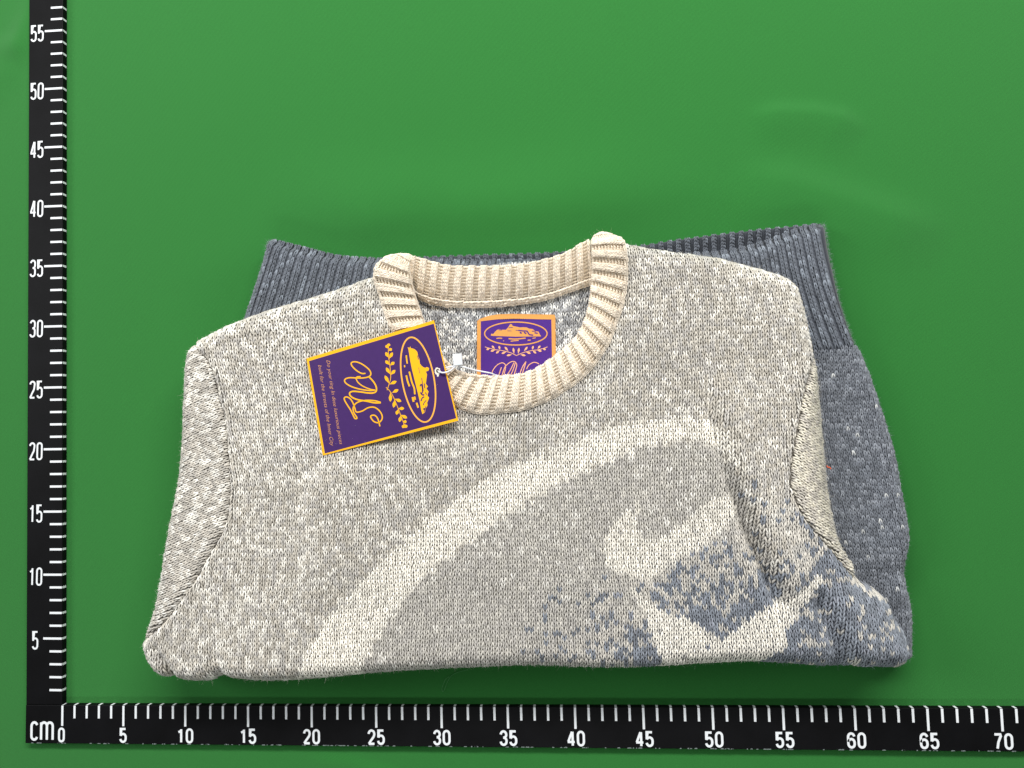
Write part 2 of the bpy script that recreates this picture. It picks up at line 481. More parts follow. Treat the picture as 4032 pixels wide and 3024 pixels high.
OUT_UP = [(835, 580), (815, 592), (760, 612), (700, 632), (640, 650), (580, 668), (530, 685), (480, 706), (445, 724), (418, 743), (405, 765),
          (399, 800), (396, 850), (393, 930), (388, 1000), (380, 1060), (366, 1130), (355, 1190), (342, 1260), (328, 1320), (312, 1365), (306, 1382),
          (305, 1402), (313, 1425), (327, 1447), (345, 1463), (360, 1467), (374, 1460), (388, 1469), (420, 1473), (450, 1472), (470, 1463), (482, 1461), (510, 1468),
          (550, 1472), (610, 1472), (680, 1468), (760, 1460), (850, 1453), (950, 1447), (1050, 1443), (1150, 1440), (1250, 1443), (1350, 1444),
          (1450, 1440), (1550, 1434), (1650, 1433), (1750, 1440), (1820, 1444), (1845, 1440), (1870, 1443), (1900, 1443), (1930, 1446), (1952, 1440), (1965, 1425), (1968, 1400),
          (1958, 1370), (1940, 1345), (1925, 1310), (1903, 1282), (1880, 1267), (1854, 1255), (1848, 1223), (1829, 1194), (1811, 1151), (1798, 1085),
          (1791, 1042), (1786, 987), (1778, 900), (1772, 830), (1765, 780), (1755, 730), (1745, 680), (1736, 645), (1724, 615), (1702, 597), (1660, 582), (1600, 567),
          (1540, 553), (1480, 545), (1420, 537), (1360, 526), (1340, 520), (1290, 512), (1230, 540), (1080, 570), (930, 560), (870, 553)]
zo = ZB + 0.55 * (ZT - ZB)
poly_up = spline(UXY(OUT_UP, zo), 420, closed=True)
SEAM_L = [(404, 742), (417, 748), (433, 761), (449, 777), (459, 801), (467, 822), (471, 843), (475, 867), (483, 886), (487, 918), (490, 944), (496, 1002), (499, 1055),
          (498, 1078), (492, 1121), (482, 1152), (457, 1194), (420, 1259), (387, 1304), (356, 1343), (328, 1368), (316, 1380), (300, 1390)]
SEAM_R = [(1775, 755), (1765, 770), (1749, 808), (1739, 837), (1730, 875), (1722, 925), (1713, 972), (1707, 1009), (1706, 1049), (1724, 1096), (1746, 1132), (1771, 1162),
          (1800, 1194), (1822, 1220), (1840, 1242), (1862, 1264)]
seam_l = UXY(SEAM_L, ZT - .15); seam_r = UXY(SEAM_R, ZT - .15)
STEP1 = UXY([(668, 1330), (662, 1280), (660, 1160), (682, 1040), (720, 1000), (800, 960), (900, 930)], ZT)
FOLD1 = UXY([(1528, 690), (1536, 780), (1540, 870), (1556, 940), (1582, 1030), (1608, 1095), (1628, 1150), (1662, 1224), (1690, 1296), (1700, 1330)], ZT)
FOLD2 = UXY([(1768, 1262), (1772, 1300), (1786, 1345), (1806, 1390), (1822, 1425), (1832, 1460)], ZT - .3)
PUCK1 = UXY([(376, 1470), (366, 1440), (345, 1405), (330, 1385)], ZT - .8)
PUCK2 = UXY([(478, 1470), (474, 1435), (470, 1395), (466, 1340)], ZT - .5)
def h_up(P):
    d = sdf(P, poly_up)
    x, y = P[:, 0], P[:, 1]
    rr = 1.35 + 0.5 * sstep(x, 50, 58)
    k = np.clip(d / rr, 0, 1)
    prof = np.sqrt(np.clip(1 - (1 - k) ** 2, 0, 1))
    top = ZT + 0.22 * (N1(x * .16 + 3, y * .16) - .5) + .10 * (N2(x * .45, y * .45) - .5)
    top -= 0.5 * sstep(-x, -13, -7)
    # step over the sleeve folded underneath, left
    dd, s, a = dist_line(P, STEP1); sg = dd * -s
    top += 0.42 * sstep(sg, -1.1, 1.1) * sstep(-sg, -9, -3) * np.clip(np.minimum(a * 6, (1 - a) * 3), 0, 1)
    # long fold on the right
    dd, s, a = dist_line(P, FOLD1); sg = dd * s
    grow = sstep(a, .05, .45)
    ends = np.clip((1 - a) * 9, 0, 1)
    bulge = np.where(sg > .8, np.exp(-((sg - .8) / 1.8) ** 2), sstep(sg, -.6, .8)) * .85
    dip = np.exp(-((sg + .3) / .55) ** 2) * (.35 + .85 * sstep(a, .4, .8))
    top += (1.0 * bulge * grow - 1.0 * dip * grow) * ends
    dd, s, a = dist_line(P, FOLD2); sg = dd * s
    e2 = np.clip(a * 5, 0, 1)
    top += (.6 * np.exp(-((sg - 1.3) / 1.1) ** 2) - .95 * np.exp(-((sg) / .65) ** 2)) * e2
    for L, dp, w in ((PUCK1, 1.3, .3), (PUCK2, .5, .4)):
        dd, s, a = dist_line(P, L); top -= dp * np.exp(-(dd / w) ** 2) * (1 - a)
    for L in (seam_l, seam_r):
        dd, s, a = dist_line(P, L)
        top -= .42 * np.exp(-(dd / .14) ** 2) - .10 * np.exp(-((dd - .45) / .3) ** 2)
    return np.where(d > 0, ZB + (top - ZB) * prof, ZB)
f_up = Field(2.5, -2, 70, 40, .14, h_up)

# neck: outer and inner edge of the front band, read left to right
def z7(p): return [(768.05 + x / 3.36, 466.3 + y / 3.36) for x, y in p]
COL_OUT = z7([(372, 270), (310, 283), (255, 305), (205, 340), (168, 390), (152, 450), (165, 520), (190, 600), (220, 700), (255, 790), (300, 870), (360, 965), (440, 1090), (530, 1210), (630, 1310), (745, 1380),
              (880, 1420), (1000, 1423), (1120, 1412), (1240, 1390), (1350, 1350), (1450, 1300), (1550, 1240), (1650, 1160), (1740, 1060), (1810, 960),
              (1860, 850), (1900, 740), (1935, 620), (1957, 500), (1962, 400), (1955, 300), (1945, 220), (1925, 180), (1885, 145), (1840, 122), (1795, 112)])
COL_IN = z7([(402, 284), (398, 300), (393, 330), (397, 400), (415, 500), (435, 590), (465, 680), (500, 775), (540, 860), (590, 950), (645, 1030), (720, 1105), (800, 1138),
             (900, 1150), (1000, 1155), (1100, 1150), (1200, 1140), (1300, 1105), (1400, 1040), (1480, 980), (1550, 920), (1610, 850), (1650, 770),
             (1680, 680), (1697, 590), (1707, 480), (1712, 380), (1710, 290), (1704, 220), (1708, 175), (1725, 145), (1750, 125), (1772, 115)])
ZC = ZT + .35
c_out = spline(UXY(COL_OUT, ZT + .15), 160); c_in = spline(UXY(COL_IN, ZC), 160)
mid = .35 * c_out + .65 * c_in
hole = np.vstack([mid, UXY([(1290, 460), (840, 480)], ZC)])
body_poly = poly_up

# yarn colours, plus a backing darkened to put shade into the stitch gaps
CREAM = s2l((249, 245, 235)); PALE = s2l((236, 233, 225)); GREIGE = s2l((203, 197, 185)); GREY = s2l((195, 191, 184)); BACK_SHADE = s2l((140, 135, 126))
SLATE = s2l((132, 138, 147)); SLATE_D = s2l((84, 89, 103)); SLATE_L = s2l((170, 175, 186))
def z4(p): return [(1261.8 + x / 2.7487, 877.8 + y / 2.7487) for x, y in p]
ARC = UXY([(640, 1470), (668, 1400), (700, 1350), (735, 1305), (775, 1262), (830, 1205), (890, 1150), (950, 1105), (1010, 1060), (1080, 1015), (1150, 985), (1230, 955),
           (1310, 930), (1400, 908), (1470, 898), (1530, 905), (1575, 945), (1600, 1010), (1585, 1010), (1560, 968), (1500, 948), (1440, 952), (1380, 970), (1300, 1003), (1230, 1035), (1150, 1075),
           (1080, 1120), (1010, 1170), (950, 1218), (900, 1265), (850, 1322), (815, 1375), (770, 1470)], ZT)
PLANET = UXY([(770, 1470), (815, 1375), (850, 1322), (950, 1218), (1080, 1120), (1230, 1035), (1380, 970), (1500, 948), (1560, 968), (1590, 1030), (1640, 1180), (1500, 1300), (1400, 1470)], ZT)
HOOK = UXY(z4([(335, 565), (250, 610), (180, 680), (130, 760), (105, 850), (130, 920), (200, 980), (300, 1020), (420, 1000), (500, 960), (600, 900), (690, 850), (760, 790),
               (830, 720), (890, 650), (930, 600), (890, 560), (840, 530), (760, 545), (700, 600), (620, 660), (560, 710), (480, 760), (400, 800), (350, 790), (325, 720), (305, 660), (325, 600)]), ZT)
VEE = UXY(z4([(262, 1065), (310, 1150), (360, 1230), (390, 1330), (420, 1400), (450, 1480), (440, 1620), (1040, 1620), (1080, 1510), (1150, 1460), (1190, 1420), (1190, 1360), (1230, 1280),
              (1280, 1200), (1330, 1130), (1390, 1060), (1405, 1010), (1380, 1000), (1310, 1060), (1240, 1110), (1160, 1160), (1080, 1190), (1000, 1250), (940, 1290), (880, 1330),
              (820, 1375), (760, 1360), (700, 1310), (660, 1280), (600, 1250), (520, 1235), (440, 1200), (360, 1150), (300, 1080)]), ZT)
DENS = [(600, 1200, 0), (900, 1300, 0), (1000, 1430, .03), (1080, 1400, .08), (1100, 1300, .02), (1160, 1350, .26), (1180, 1430, .3), (1230, 1280, .26), (1250, 1400, .36), (1300, 1310, .36),
        (1340, 1430, .62), (1400, 1410, .7), (1360, 1280, .3), (1200, 1180, 0), (1300, 1100, 0), (1450, 1050, 0), (1500, 900, 0), (1430, 1270, .5), (1480, 1240, .62), (1530, 1200, .5), (1560, 1290, .72), (1540, 1350, .9), (1600, 1230, .5),
        (1620, 1290, .8), (1660, 1290, .95), (1580, 1150, .45), (1560, 1120, .15), (1620, 1050, .22), (1590, 980, .1), (1610, 1120, .25), (1650, 1130, .35), (1690, 1125, .6), (1670, 1180, .25), (1700, 1220, .55), (1760, 1200, .55), (1790, 1240, .8),
        (1720, 1270, .6), (1780, 1300, .88), (1740, 1360, .85), (1700, 1420, .95), (1850, 1330, .9), (1900, 1400, .92), (1800, 1430, .95), (1650, 950, .05), (1690, 1060, .3), (1640, 880, 0), (1700, 800, 0), (1400, 800, 0), (1680, 1000, .1), (1400, 1110, 0), (1340, 1140, 0), (1380, 1060, 0), (1500, 1000, 0), (1450, 970, 0), (1200, 1000, 0), (1100, 920, 0), (1300, 700, 0), (1000, 960, 0), (1550, 980, 0), (1480, 1080, 0), (1150, 1100, 0), (1000, 1250, 0), (1620, 950, 0), (1320, 900, 0)]
dens_xy = UXY([d[:2] for d in DENS], ZT); dens_v = np.array([d[2] for d in DENS])
def density(P):
    w = 1 / (((P[:, None] - dens_xy[None]) ** 2).sum(2) + .25) ** 2
    D = (w * dens_v).sum(1) / w.sum(1)
    return np.clip((D - .09) / .91, 0, 1) * sstep(P[:, 0], 28, 33)
def yarn_front(P, ci, ri):
    """colour of each loop of the jacquard front, from its place in the pattern"""
    n = len(P); r = rng.random(n); r2 = rng.random(n)
    big = N3(P[:, 0] * .35, P[:, 1] * .35); cl = N4(ci * .8, ri * .8)
    x_, y_ = P[:, 0], P[:, 1]
    gain = .10 * sstep(-x_, -32, -16) + .04 * sstep(y_, 22, 29) - .10 * sstep(-y_, -16, -8) * sstep(x_, 26, 34)
    flk = .26 * cl + .74 * r + .12 * (big - .5) + gain
    c = np.where((r2 < .55)[:, None], GREIGE, GREY) * (.90 + .12 * big[:, None] + .16 * r2[:, None])
    c = np.where((flk > .66)[:, None], s2l((220, 215, 204)), c)
    c = np.where((flk > .775)[:, None], CREAM * .95, c)
    pl = inside(P, PLANET)
    cp = np.where((r < .55)[:, None], s2l((205, 201, 192)), s2l((198, 194, 187)))
    cp = cp * (.92 + .16 * r2[:, None]); cp = np.where((flk > .82)[:, None], PALE, cp)
    c = np.where(pl[:, None], cp, c)
    jx = P + (rng.random((n, 2)) - .5) * .42
    cr = np.where((r < .7)[:, None], s2l((255, 250, 238)), s2l((243, 238, 226)))
    ia = inside(jx, ARC)
    c = np.where((ia & (r < .93))[:, None], cr, c)
    # slate yarn, in clumps a few loops across
    D = density(P)
    clump = N1(ci * .8 + 7, ri * .5 + 3) * .45 + N3(ci * 1.3, ri * .9) * .55
    rank = np.argsort(np.argsort(clump)) / n
    sl = (rank * .52 + .48 * rng.random(n)) < D * .83
    pale_mix = np.where((r < .7)[:, None], s2l((214, 209, 199)), s2l((197, 194, 187)))
    c = np.where((D > .2 + .3 * r)[:, None] & ~sl[:, None], pale_mix, c)
    c = np.where(sl[:, None], SLATE * (.80 + .55 * r2[:, None]), c)
    c = np.where((sl & (r > .9))[:, None], SLATE_L * .8, c)
    hv = inside(P + (rng.random((n, 2)) - .5) * .15, HOOK) | inside(P + (rng.random((n, 2)) - .5) * .15, VEE)
    c = np.where((hv & (r < .97))[:, None], cr * .93, c)
    rim = inside(P, UXY([(1838, 1238), (1880, 1258), (1910, 1284), (1902, 1298), (1872, 1281), (1846, 1268)], ZT - 1))
    c = np.where((rim & (r < .6))[:, None], cr * .72, c)
    return c

WX, WY = .318, .298
def S_front(u, v):
    x0 = u * WX; y0 = v * WY
    lean = .30 * sstep(-x0, -27, -16) * np.maximum(y0 - 17, 0) * .55
    x = x0 - lean + .10 * np.sin(y0 * .31 + x0 * .13) + .05 * np.sin(y0 * 1.1 + x0 * .4)
    y = y0 + .12 * np.sin(x0 * .22 + 1) + .05 * np.sin(x0 * .9 + y0 * .5)
    return np.stack([x, y, f_up(x, y)], 1)
left_poly = np.vstack([seam_l, UXY([(240, 1400), (240, 700)], ZT)])
right_poly = np.vstack([seam_r, UXY([(1900, 1262), (1900, 700)], ZT)])
def reg_front(P, e=0):
    q = P[:, :2]
    return inside(q, poly_up) & ~inside(q, hole) & ~inside(q, left_poly) & ~inside(q, right_poly)

fz = MB()
def field_normals(P):
    e = .1
    gx = (f_up(P[:, 0] + e, P[:, 1]) - f_up(P[:, 0] - e, P[:, 1])) / (2 * e); gy = (f_up(P[:, 0], P[:, 1] + e) - f_up(P[:, 0], P[:, 1] - e)) / (2 * e)
    N = np.stack([-gx, -gy, np.ones(len(P))], 1); return N / np.linalg.norm(N, axis=1)[:, None]

mb = MB()
us, vs = np.meshgrid(np.arange(4, 230), np.arange(-8, 130), indexing='ij'); us = us.ravel().astype(float); vs = vs.ravel().astype(float)
us_ = us; P = S_front(us, vs); k = reg_front(P); us, vs, P = us[k], vs[k], P[k]
cf = yarn_front(P[:, :2], us, vs)
stitches(mb, S_front, us, vs, cf, 1, 1, .048, hgt=.10)
S_plain = lambda u, v: np.stack([u, v, f_up(u, v)], 1)
def snap_mask(poly, extra=None):
    return lambda P: inside(P[:, :2], poly) if extra is None else inside(P[:, :2], poly) & extra(P)
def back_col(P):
    D = density(P[:, :2]); c = BACK_SHADE * (1 - D[:, None]) + SLATE_D * D[:, None]; return c  # darker than the loops above, so the gaps carry painted shade
gx = np.arange(3, 69, .16); gy = np.arange(-1.5, 38, .16)
def solid_skirt(mb, poly, f, z0, col, off):
    """side wall from the rolled edge down to z0"""
    pts = poly; n = len(pts)
    ins = []
    V = np.vstack([np.column_stack([pts, f(pts[:, 0], pts[:, 1]) * 0 + ZB + .1]), np.column_stack([pts, np.full(n, z0)])])
    i = np.arange(n); j = (i + 1) % n
    mb.add(V, np.stack([i, j, j + n, i + n], 1), np.broadcast_to(col(V) if callable(col) else col, (len(V), 3)))
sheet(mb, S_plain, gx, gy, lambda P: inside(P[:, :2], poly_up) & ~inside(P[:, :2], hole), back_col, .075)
fuzz(fz, P, field_normals(P), cf, 60000, .08, .40, .011)
part(mb.build('front_panel', m_knit))

# underside of the bundle (upper body folded back under itself)
mb = MB()
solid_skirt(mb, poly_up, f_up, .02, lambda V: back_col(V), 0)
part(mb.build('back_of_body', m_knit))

# sleeves
def sleeve(poly, ang, rng_u, rng_v, org, warm):
    ca, sa = math.cos(ang), math.sin(ang)
    def S(u, v):
        a = u * .30; b = v * .285
        x = org[0] + a * ca - b * sa; y = org[1] + a * sa + b * ca
        y = y + .1 * np.sin(x * .5); 
        return np.stack([x, y, f_up(x, y)], 1)
    u, v = np.meshgrid(np.arange(-rng_u, rng_u), np.arange(-rng_v, rng_v), indexing='ij'); u = u.ravel().astype(float); v = v.ravel().astype(float)
    P = S(u, v); k = inside(P[:, :2], poly) & inside(P[:, :2], poly_up); u, v, P = u[k], v[k], P[k]
    r = rng.random(len(u)); cl = N4(u * .8, v * .8) * .35 + r * .65
    c = np.where((r < .5)[:, None], s2l((208, 202, 191)), s2l((194, 189, 180)))
    c = np.where((cl > .62)[:, None], PALE, c); c = np.where((cl > .72)[:, None], CREAM, c)
    if warm: c = np.where((r > .35)[:, None], s2l((232, 226, 210)), c)
    mb = MB(); stitches(mb, S, u, v, c, 1, 1, .058)
    bx = poly_up[inside(poly_up, poly)]
    sheet(mb, S_plain, gx, gy, lambda P: inside(P[:, :2], poly) & inside(P[:, :2], poly_up), BACK_SHADE, .05)
    fuzz(fz, P, field_normals(P), c, 9000, .08, .38, .009)
    return part(mb.build('sleeve', m_knit))
sl1 = sleeve(left_poly, math.radians(-68 + 180), 110, 110, UXY([(400, 1050)], ZT)[0], False)
tag(sl1, 'left sleeve seam strip of grey cream knit folded under')
sl2 = sleeve(right_poly, math.radians(55), 110, 110, UXY([(1760, 980)], ZT)[0], True)
tag(sl2, 'cream sleeve strip folded under on the slate side')

# dark tubes standing in for the shaded crease between body and sleeves
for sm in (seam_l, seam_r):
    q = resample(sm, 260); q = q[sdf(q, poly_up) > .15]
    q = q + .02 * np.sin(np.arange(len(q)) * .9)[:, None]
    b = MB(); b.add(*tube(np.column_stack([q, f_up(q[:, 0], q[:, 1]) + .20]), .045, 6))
    part(b.build('seam_shade', m_seam_shade))
# ---- collar
RIB = .90
def rib_wave(s):
    """0..1 raised part of a rib at arclength s"""
    ph = (s / RIB) % 1.0
    return sstep(ph, 0.0, .10) * (1 - sstep(ph, .53, .64))
def knit_band(mb, S, length, across, colr, colp, rad=.040, row=.235, rowpad=0, hgt=.075, period=RIB, knit=.64):
    """ribbed knitting over S(s [cm], t [cm]): three knit wales per rib, purl ground between"""
    rows = np.arange(.1 + rowpad, across - .02, row)
    nper = int(length / period) + 1
    for cols, kind, cc in ((np.array([.11, .29, .47]) * 1.0, 'knit', colr), (np.array([.68, .82, .95]), 'purl', colp)):
        w = .19 if kind == 'knit' else .15
        s = (np.arange(nper)[:, None] + cols[None]).ravel() * period
        s = s[(s > 0.05) & (s < length - .05)]
        u, v = np.meshgrid(s, rows, indexing='ij'); u = u.ravel(); v = v.ravel()
        r = rng.random((len(u), 1))
        c = cc * (.90 + .2 * r)
        stitches(mb, S, u, v, c, w * period, row, rad if kind == 'knit' else rad * .9, kind, hgt if kind == 'knit' else hgt * .8, jit=.6)
WOOL = s2l((247, 234, 214)); WOOLP = s2l((249, 235, 213))
m_col = m_knit
Lc = seg_len(.5 * (c_out + c_in))
front_len = Lc[-1]; BW = 2.62
def S_fc(s, t):
    """front band; t = 0 at the body seam, BW at the neck rim, beyond: rolls inside"""
    a = np.clip(s, 0, front_len)
    o = np.stack([np.interp(a, Lc, c_out[:, i]) for i in range(2)], 1); q = np.stack([np.interp(a, Lc, c_in[:, i]) for i in range(2)], 1)
    k = t / BW
    kk = np.clip(k, -.1, 1)
    xy = o + (q - o) * kk[:, None]
    rim = np.clip(k, 1, 2) - 1
    arch = np.sqrt(np.clip(1 - (2 * np.clip(kk, 0, 1) ** .9 - 1) ** 2 * .96, .0, 1))
    z = ZT + .02 + .50 * arch + .12 * kk
    z = z - rim * 3.2
    xy = xy - (q - o) * (rim * .12)[:, None]
    endd = np.minimum(s, front_len - s)
    lift = .55 * np.exp(-((endd - 1.4) / 1.6) ** 2)
    drop = np.clip((1.3 - endd) / 1.3, 0, 1.3)
    z = z + lift - 1.1 * drop ** 2
    z = z + .165 * (rib_wave(s) - .6) * np.clip(t / .25, 0, 1)
    # shoulders: pull beyond the ends so that the band rolls over
    return np.column_stack([xy, z])
mb = MB()
knit_band(mb, S_fc, front_len, BW + .55, WOOL, WOOLP)
S_fb = lambda s, t: S_fc(s, t) - np.array([0, 0, .05])
sheet(mb, S_fb, np.arange(0, front_len + .01, .07), np.arange(-.15, BW + 1.0, .16), lambda P: np.ones(len(P), bool), WOOLP)
# chained linking row along the seam
ss = np.arange(.2, front_len - .2, .28)
S_lk = lambda u, v: S_fc(v, u)
stitches(mb, S_lk, np.full(len(ss), .0), ss, np.broadcast_to(WOOL * .95, (len(ss), 3)), .22, .28, .05, 'knit', .08)
uu = rng.uniform(0, front_len, 3000); vv = rng.uniform(.1, BW + .2, 3000); Pn = S_fc(uu, vv)
fuzz(fz, Pn, np.tile([0, 0, 1.0], (3000, 1)), np.broadcast_to(WOOL, (3000, 3)).copy(), 3500, .12, .45)
collar = part(mb.build('collar', m_col)); tag(collar, 'front half of the cream ribbed collar')

BK_TOP = z7([(380, 300), (430, 300), (490, 318), (560, 338), (650, 360), (760, 368), (900, 368), (1020, 366), (1150, 360), (1260, 345), (1370, 320), (1480, 288), (1560, 252), (1620, 215), (1670, 185), (1700, 175)])
BK_BOT = z7([(380, 520), (425, 560), (470, 600), (600, 640), (750, 655), (900, 657), (1050, 650), (1200, 635), (1350, 610), (1480, 572), (1600, 530), (1720, 490)])
ZK0, ZK1 = 3.7, 5.05
k_top = spline(UXY(BK_TOP, ZK1), 100); k_bot = spline(UXY(BK_BOT, ZK0), 100)
Lk = seg_len(.5 * (k_top + k_bot)); back_len = Lk[-1]; KW = 2.9
def S_bk(s, t):
    """back band seen from inside; t = 0 linking seam, KW rim, beyond: over the rim and down the back"""
    a = np.clip(s, 0, back_len)
    b = np.stack([np.interp(a, Lk, k_bot[:, i]) for i in range(2)], 1); q = np.stack([np.interp(a, Lk, k_top[:, i]) for i in range(2)], 1)
    k = t / KW; kk = np.clip(k, -.1, 1); rim = np.clip(k - 1, 0, 1)
    xy = b + (q - b) * kk[:, None] + (q - b) * (rim * .22)[:, None]
    z = ZK0 + (ZK1 - ZK0) * np.clip(kk, 0, 1) ** .85 + .22 * np.sin(np.pi * np.clip(kk, 0, 1)) - rim * 4.5
    z = z + .165 * (rib_wave(s) - .6) * np.clip((t - .5) / .3, 0, 1)
    return np.column_stack([xy, z])
mb = MB()
knit_band(mb, S_bk, back_len, KW + .4, WOOL, WOOLP, rowpad=.42)
sheet(mb, lambda s, t: S_bk(s, t) - np.array([0, 0, .05]), np.arange(0, back_len + .01, .07), np.arange(-.1, KW + 1.6, .16), lambda P: np.ones(len(P), bool), WOOLP)
ss = np.arange(.1, back_len, .26)
for off, zz in ((.05, 0), (.25, 0)):
    stitches(mb, lambda u, v: S_bk(v, u) + np.array([0, 0, .05]), np.full(len(ss), off + .02), ss, np.broadcast_to(WOOL * .95, (len(ss), 3)), .24, .26, .085, 'knit', .12)
uu = rng.uniform(0, back_len, 2000); vv = rng.uniform(.1, KW + .2, 2000); Pn = S_bk(uu, vv)
fuzz(fz, Pn, np.tile([0, .3, .95], (2000, 1)), np.broadcast_to(WOOL, (2000, 3)).copy(), 1800, .12, .4)
tag(part(mb.build('collar', m_col)), 'back half of the cream ribbed collar, its inner side showing')

# ---- inside of the back panel, seen through the neck
inner_poly = np.vstack([c_in, k_bot[::-1]])
inner_poly = np.vstack([.6 * c_in + .4 * c_out, UXY([(1270, 560), (890, 590)], 3)])
def S_in(u, v):
    x = u * .30; y = v * .24
    return np.stack([x, y, 3.45 + .05 * np.sin(x * .8) + .12 * (N1(x * .3, y * .3) - .5) + 0 * x], 1)
u, v = np.meshgrid(np.arange(60, 180), np.arange(60, 140), indexing='ij'); u = u.ravel().astype(float); v = v.ravel().astype(float)
P = S_in(u, v); k = inside(P[:, :2], inner_poly); u, v, P = u[k], v[k], P[k]
r = rng.random(len(u)); cl = .72 * r + .28 * N4(u * .9, v * .9)
c = np.where((r < .5)[:, None], s2l((176, 177, 178)), s2l((150, 151, 153))); c = np.where((cl > .62)[:, None], s2l((232, 232, 228)), c)
mb = MB(); stitches(mb, S_in, u, v, c, 1, 1, .055, 'knit', .09, jit=1.5)
sheet(mb, lambda a, b: S_in(a / .30, b / .24) - np.array([0, 0, .05]), np.arange(18, 54, .3), np.arange(14, 36, .3), lambda P: inside(P[:, :2], inner_poly), s2l((120, 120, 120)))
part(mb.build('back_panel', m_knit))

# ---- lower body and hem, the layer underneath
ZL = 2.4
OUT_LO = [(582, 514), (650, 531), (730, 550), (830, 557), (1000, 560), (1250, 560), (1400, 556), (1500, 545), (1560, 541), (1620, 529), (1670, 513), (1720, 493), (1760, 484), (1784, 482),
          (1795, 545), (1805, 590), (1815, 640), (1830, 690), (1845, 730), (1865, 770), (1885, 820), (1905, 880), (1921, 930), (1935, 980), (1946, 1040), (1957, 1100), (1965, 1150), (1961, 1200),
          (1956, 1250), (1965, 1290), (1971, 1330), (1971, 1400), (1955, 1430), (1800, 1430), (1200, 1420), (500, 1420), (420, 1300), (440, 900), (500, 765), (528, 683), (555, 605), (570, 555)]
poly_lo = spline(UXY(OUT_LO, 1.3), 300, closed=True)
def h_lo(P):
    d = sdf(P, poly_lo); k = np.clip(d / 1.15, 0, 1)
    top = ZL + .15 * (N2(P[:, 0] * .2, P[:, 1] * .2) - .5)
    dd, _, a = dist_line(P, UXY([(1990, 1225), (1940, 1235), (1880, 1270)], ZL)); top -= .5 * np.exp(-(dd / .7) ** 2) * (1 - a)
    return np.where(d > 0, .05 + (top - .05) * np.sqrt(1 - (1 - k) ** 2), .05)
f_lo = Field(4, -2, 74, 44, .16, h_lo)
H0 = [(582, 514), (650, 531), (730, 550), (830, 557), (1000, 560), (1250, 560), (1400, 556), (1500, 545), (1560, 541), (1620, 529), (1670, 513), (1720, 493), (1760, 484), (1784, 482)]
H1 = [(500, 765), (580, 785), (680, 800), (800, 805), (1000, 810), (1250, 805), (1400, 795), (1500, 785), (1580, 780), (1660, 772), (1720, 764), (1768, 756), (1810, 753), (1865, 743)]
h0 = spline(UXY(H0, ZL - .3), 160); h1 = spline(UXY(H1, ZL - .3), 160)
Lh = seg_len(h0); hem_len = Lh[-1]; HW = 6.6; HR = .66
def hem_wave(s):
    ph = (s / HR) % 1.0
    return np.sqrt(np.clip(1 - (2 * ph - 1) ** 2, 0, 1))
def S_hem(s, t):
    a = np.clip(s, 0, hem_len)
    p = np.stack([np.interp(a, Lh, h0[:, i]) for i in range(2)], 1); q = np.stack([np.interp(a, Lh, h1[:, i]) for i in range(2)], 1)
    k = np.clip(t / HW, 0, 1)
    bow = np.sin(np.pi * k) * -.35 * sstep(a, hem_len - 8, hem_len)
    xy = p + (q - p) * k[:, None]; xy[:, 0] += bow
    over = np.clip(-t, 0, 1)
    xy = xy + (p - q) / 7. * 0
    z = f_lo(xy[:, 0], xy[:, 1])
    edge = np.minimum(a, hem_len - a)
    # the band keeps its thickness at the free edge
    zt = np.maximum(z, 1.9 * np.sqrt(np.clip(1 - (1 - np.clip(edge / .7, 0, 1)) ** 2, 0, 1)))
    z = np.where(t < 1.2, zt, z) - over * 3
    return np.column_stack([xy, z + .36 * (hem_wave(s) - .75)])
def slate_cols(n):
    r = rng.random((n, 1)); return np.where(r < .88, s2l((106, 112, 121)) * (.82 + .3 * rng.random((n, 1))), s2l((138, 146, 156)))
def rib_band(name, S, length, across, half=1):
    mb = MB()
    nper = int(length / HR)
    rows = np.arange(.0, across, .215)
    s = (np.arange(nper)[:, None] + np.array([.33, .68])[None]).ravel() * HR
    u, v = np.meshgrid(s, rows, indexing='ij'); u = u.ravel(); v = v.ravel()
    P = S(u, v); k = vis_lo(P); u, v, P = u[k], v[k], P[k]
    c = slate_cols(len(u))
    stitches(mb, S, u, v, c, .33 * HR, .215, .058, 'knit', .07, jit=1.0)
    Sb = lambda a, b: S(a, b) - np.array([0, 0, .045])
    sheet(mb, Sb, np.arange(0, length, .06), np.arange(-.4, across, .3), lambda P: np.ones(len(P), bool), s2l((58, 62, 69)))  # backing colour darkened to paint shade into the rib grooves
    fuzz(fz, P, np.tile([0, 0, 1.0], (len(P), 1)), c, 7000, .08, .3, .008)
    return part(mb.build(name, m_knit))
def vis_lo(P):
    """loops of the lower layer that lie deep under the upper body are left out"""
    return (sdf(P[:, :2], poly_up) < 1.2)
tag(rib_band('hem_ribbing', S_hem, hem_len, HW), 'near layer of the slate ribbed hem')
# far layer of the hem, lying on the table
G0 = [(840, 559), (1000, 552), (1200, 545), (1385, 530), (1450, 520), (1550, 507), (1650, 495), (1735, 487), (1778, 482)]
g0 = spline(UXY(G0, 1.2), 120); g1 = g0 + np.array([.15, -5.0]); Lg = seg_len(g0); far_len = Lg[-1]
def S_far(s, t):
    a = np.clip(s, 0, far_len); k = np.clip(t / 5.0, 0, 1)
    p = np.stack([np.interp(a, Lg, g0[:, i]) for i in range(2)], 1); q = np.stack([np.interp(a, Lg, g1[:, i]) for i in range(2)], 1)
    xy = p + (q - p) * k[:, None]
    z = .5 + .8 * np.clip(1 - t / 2.2, 0, 1) - np.clip(-t, 0, 1) * 2.2
    return np.column_stack([xy, z + .28 * (hem_wave(s + .2) - .7)])
tag(rib_band('hem_ribbing', S_far, far_len - .2, 3.2), 'far layer of the slate ribbed hem inside the opening')

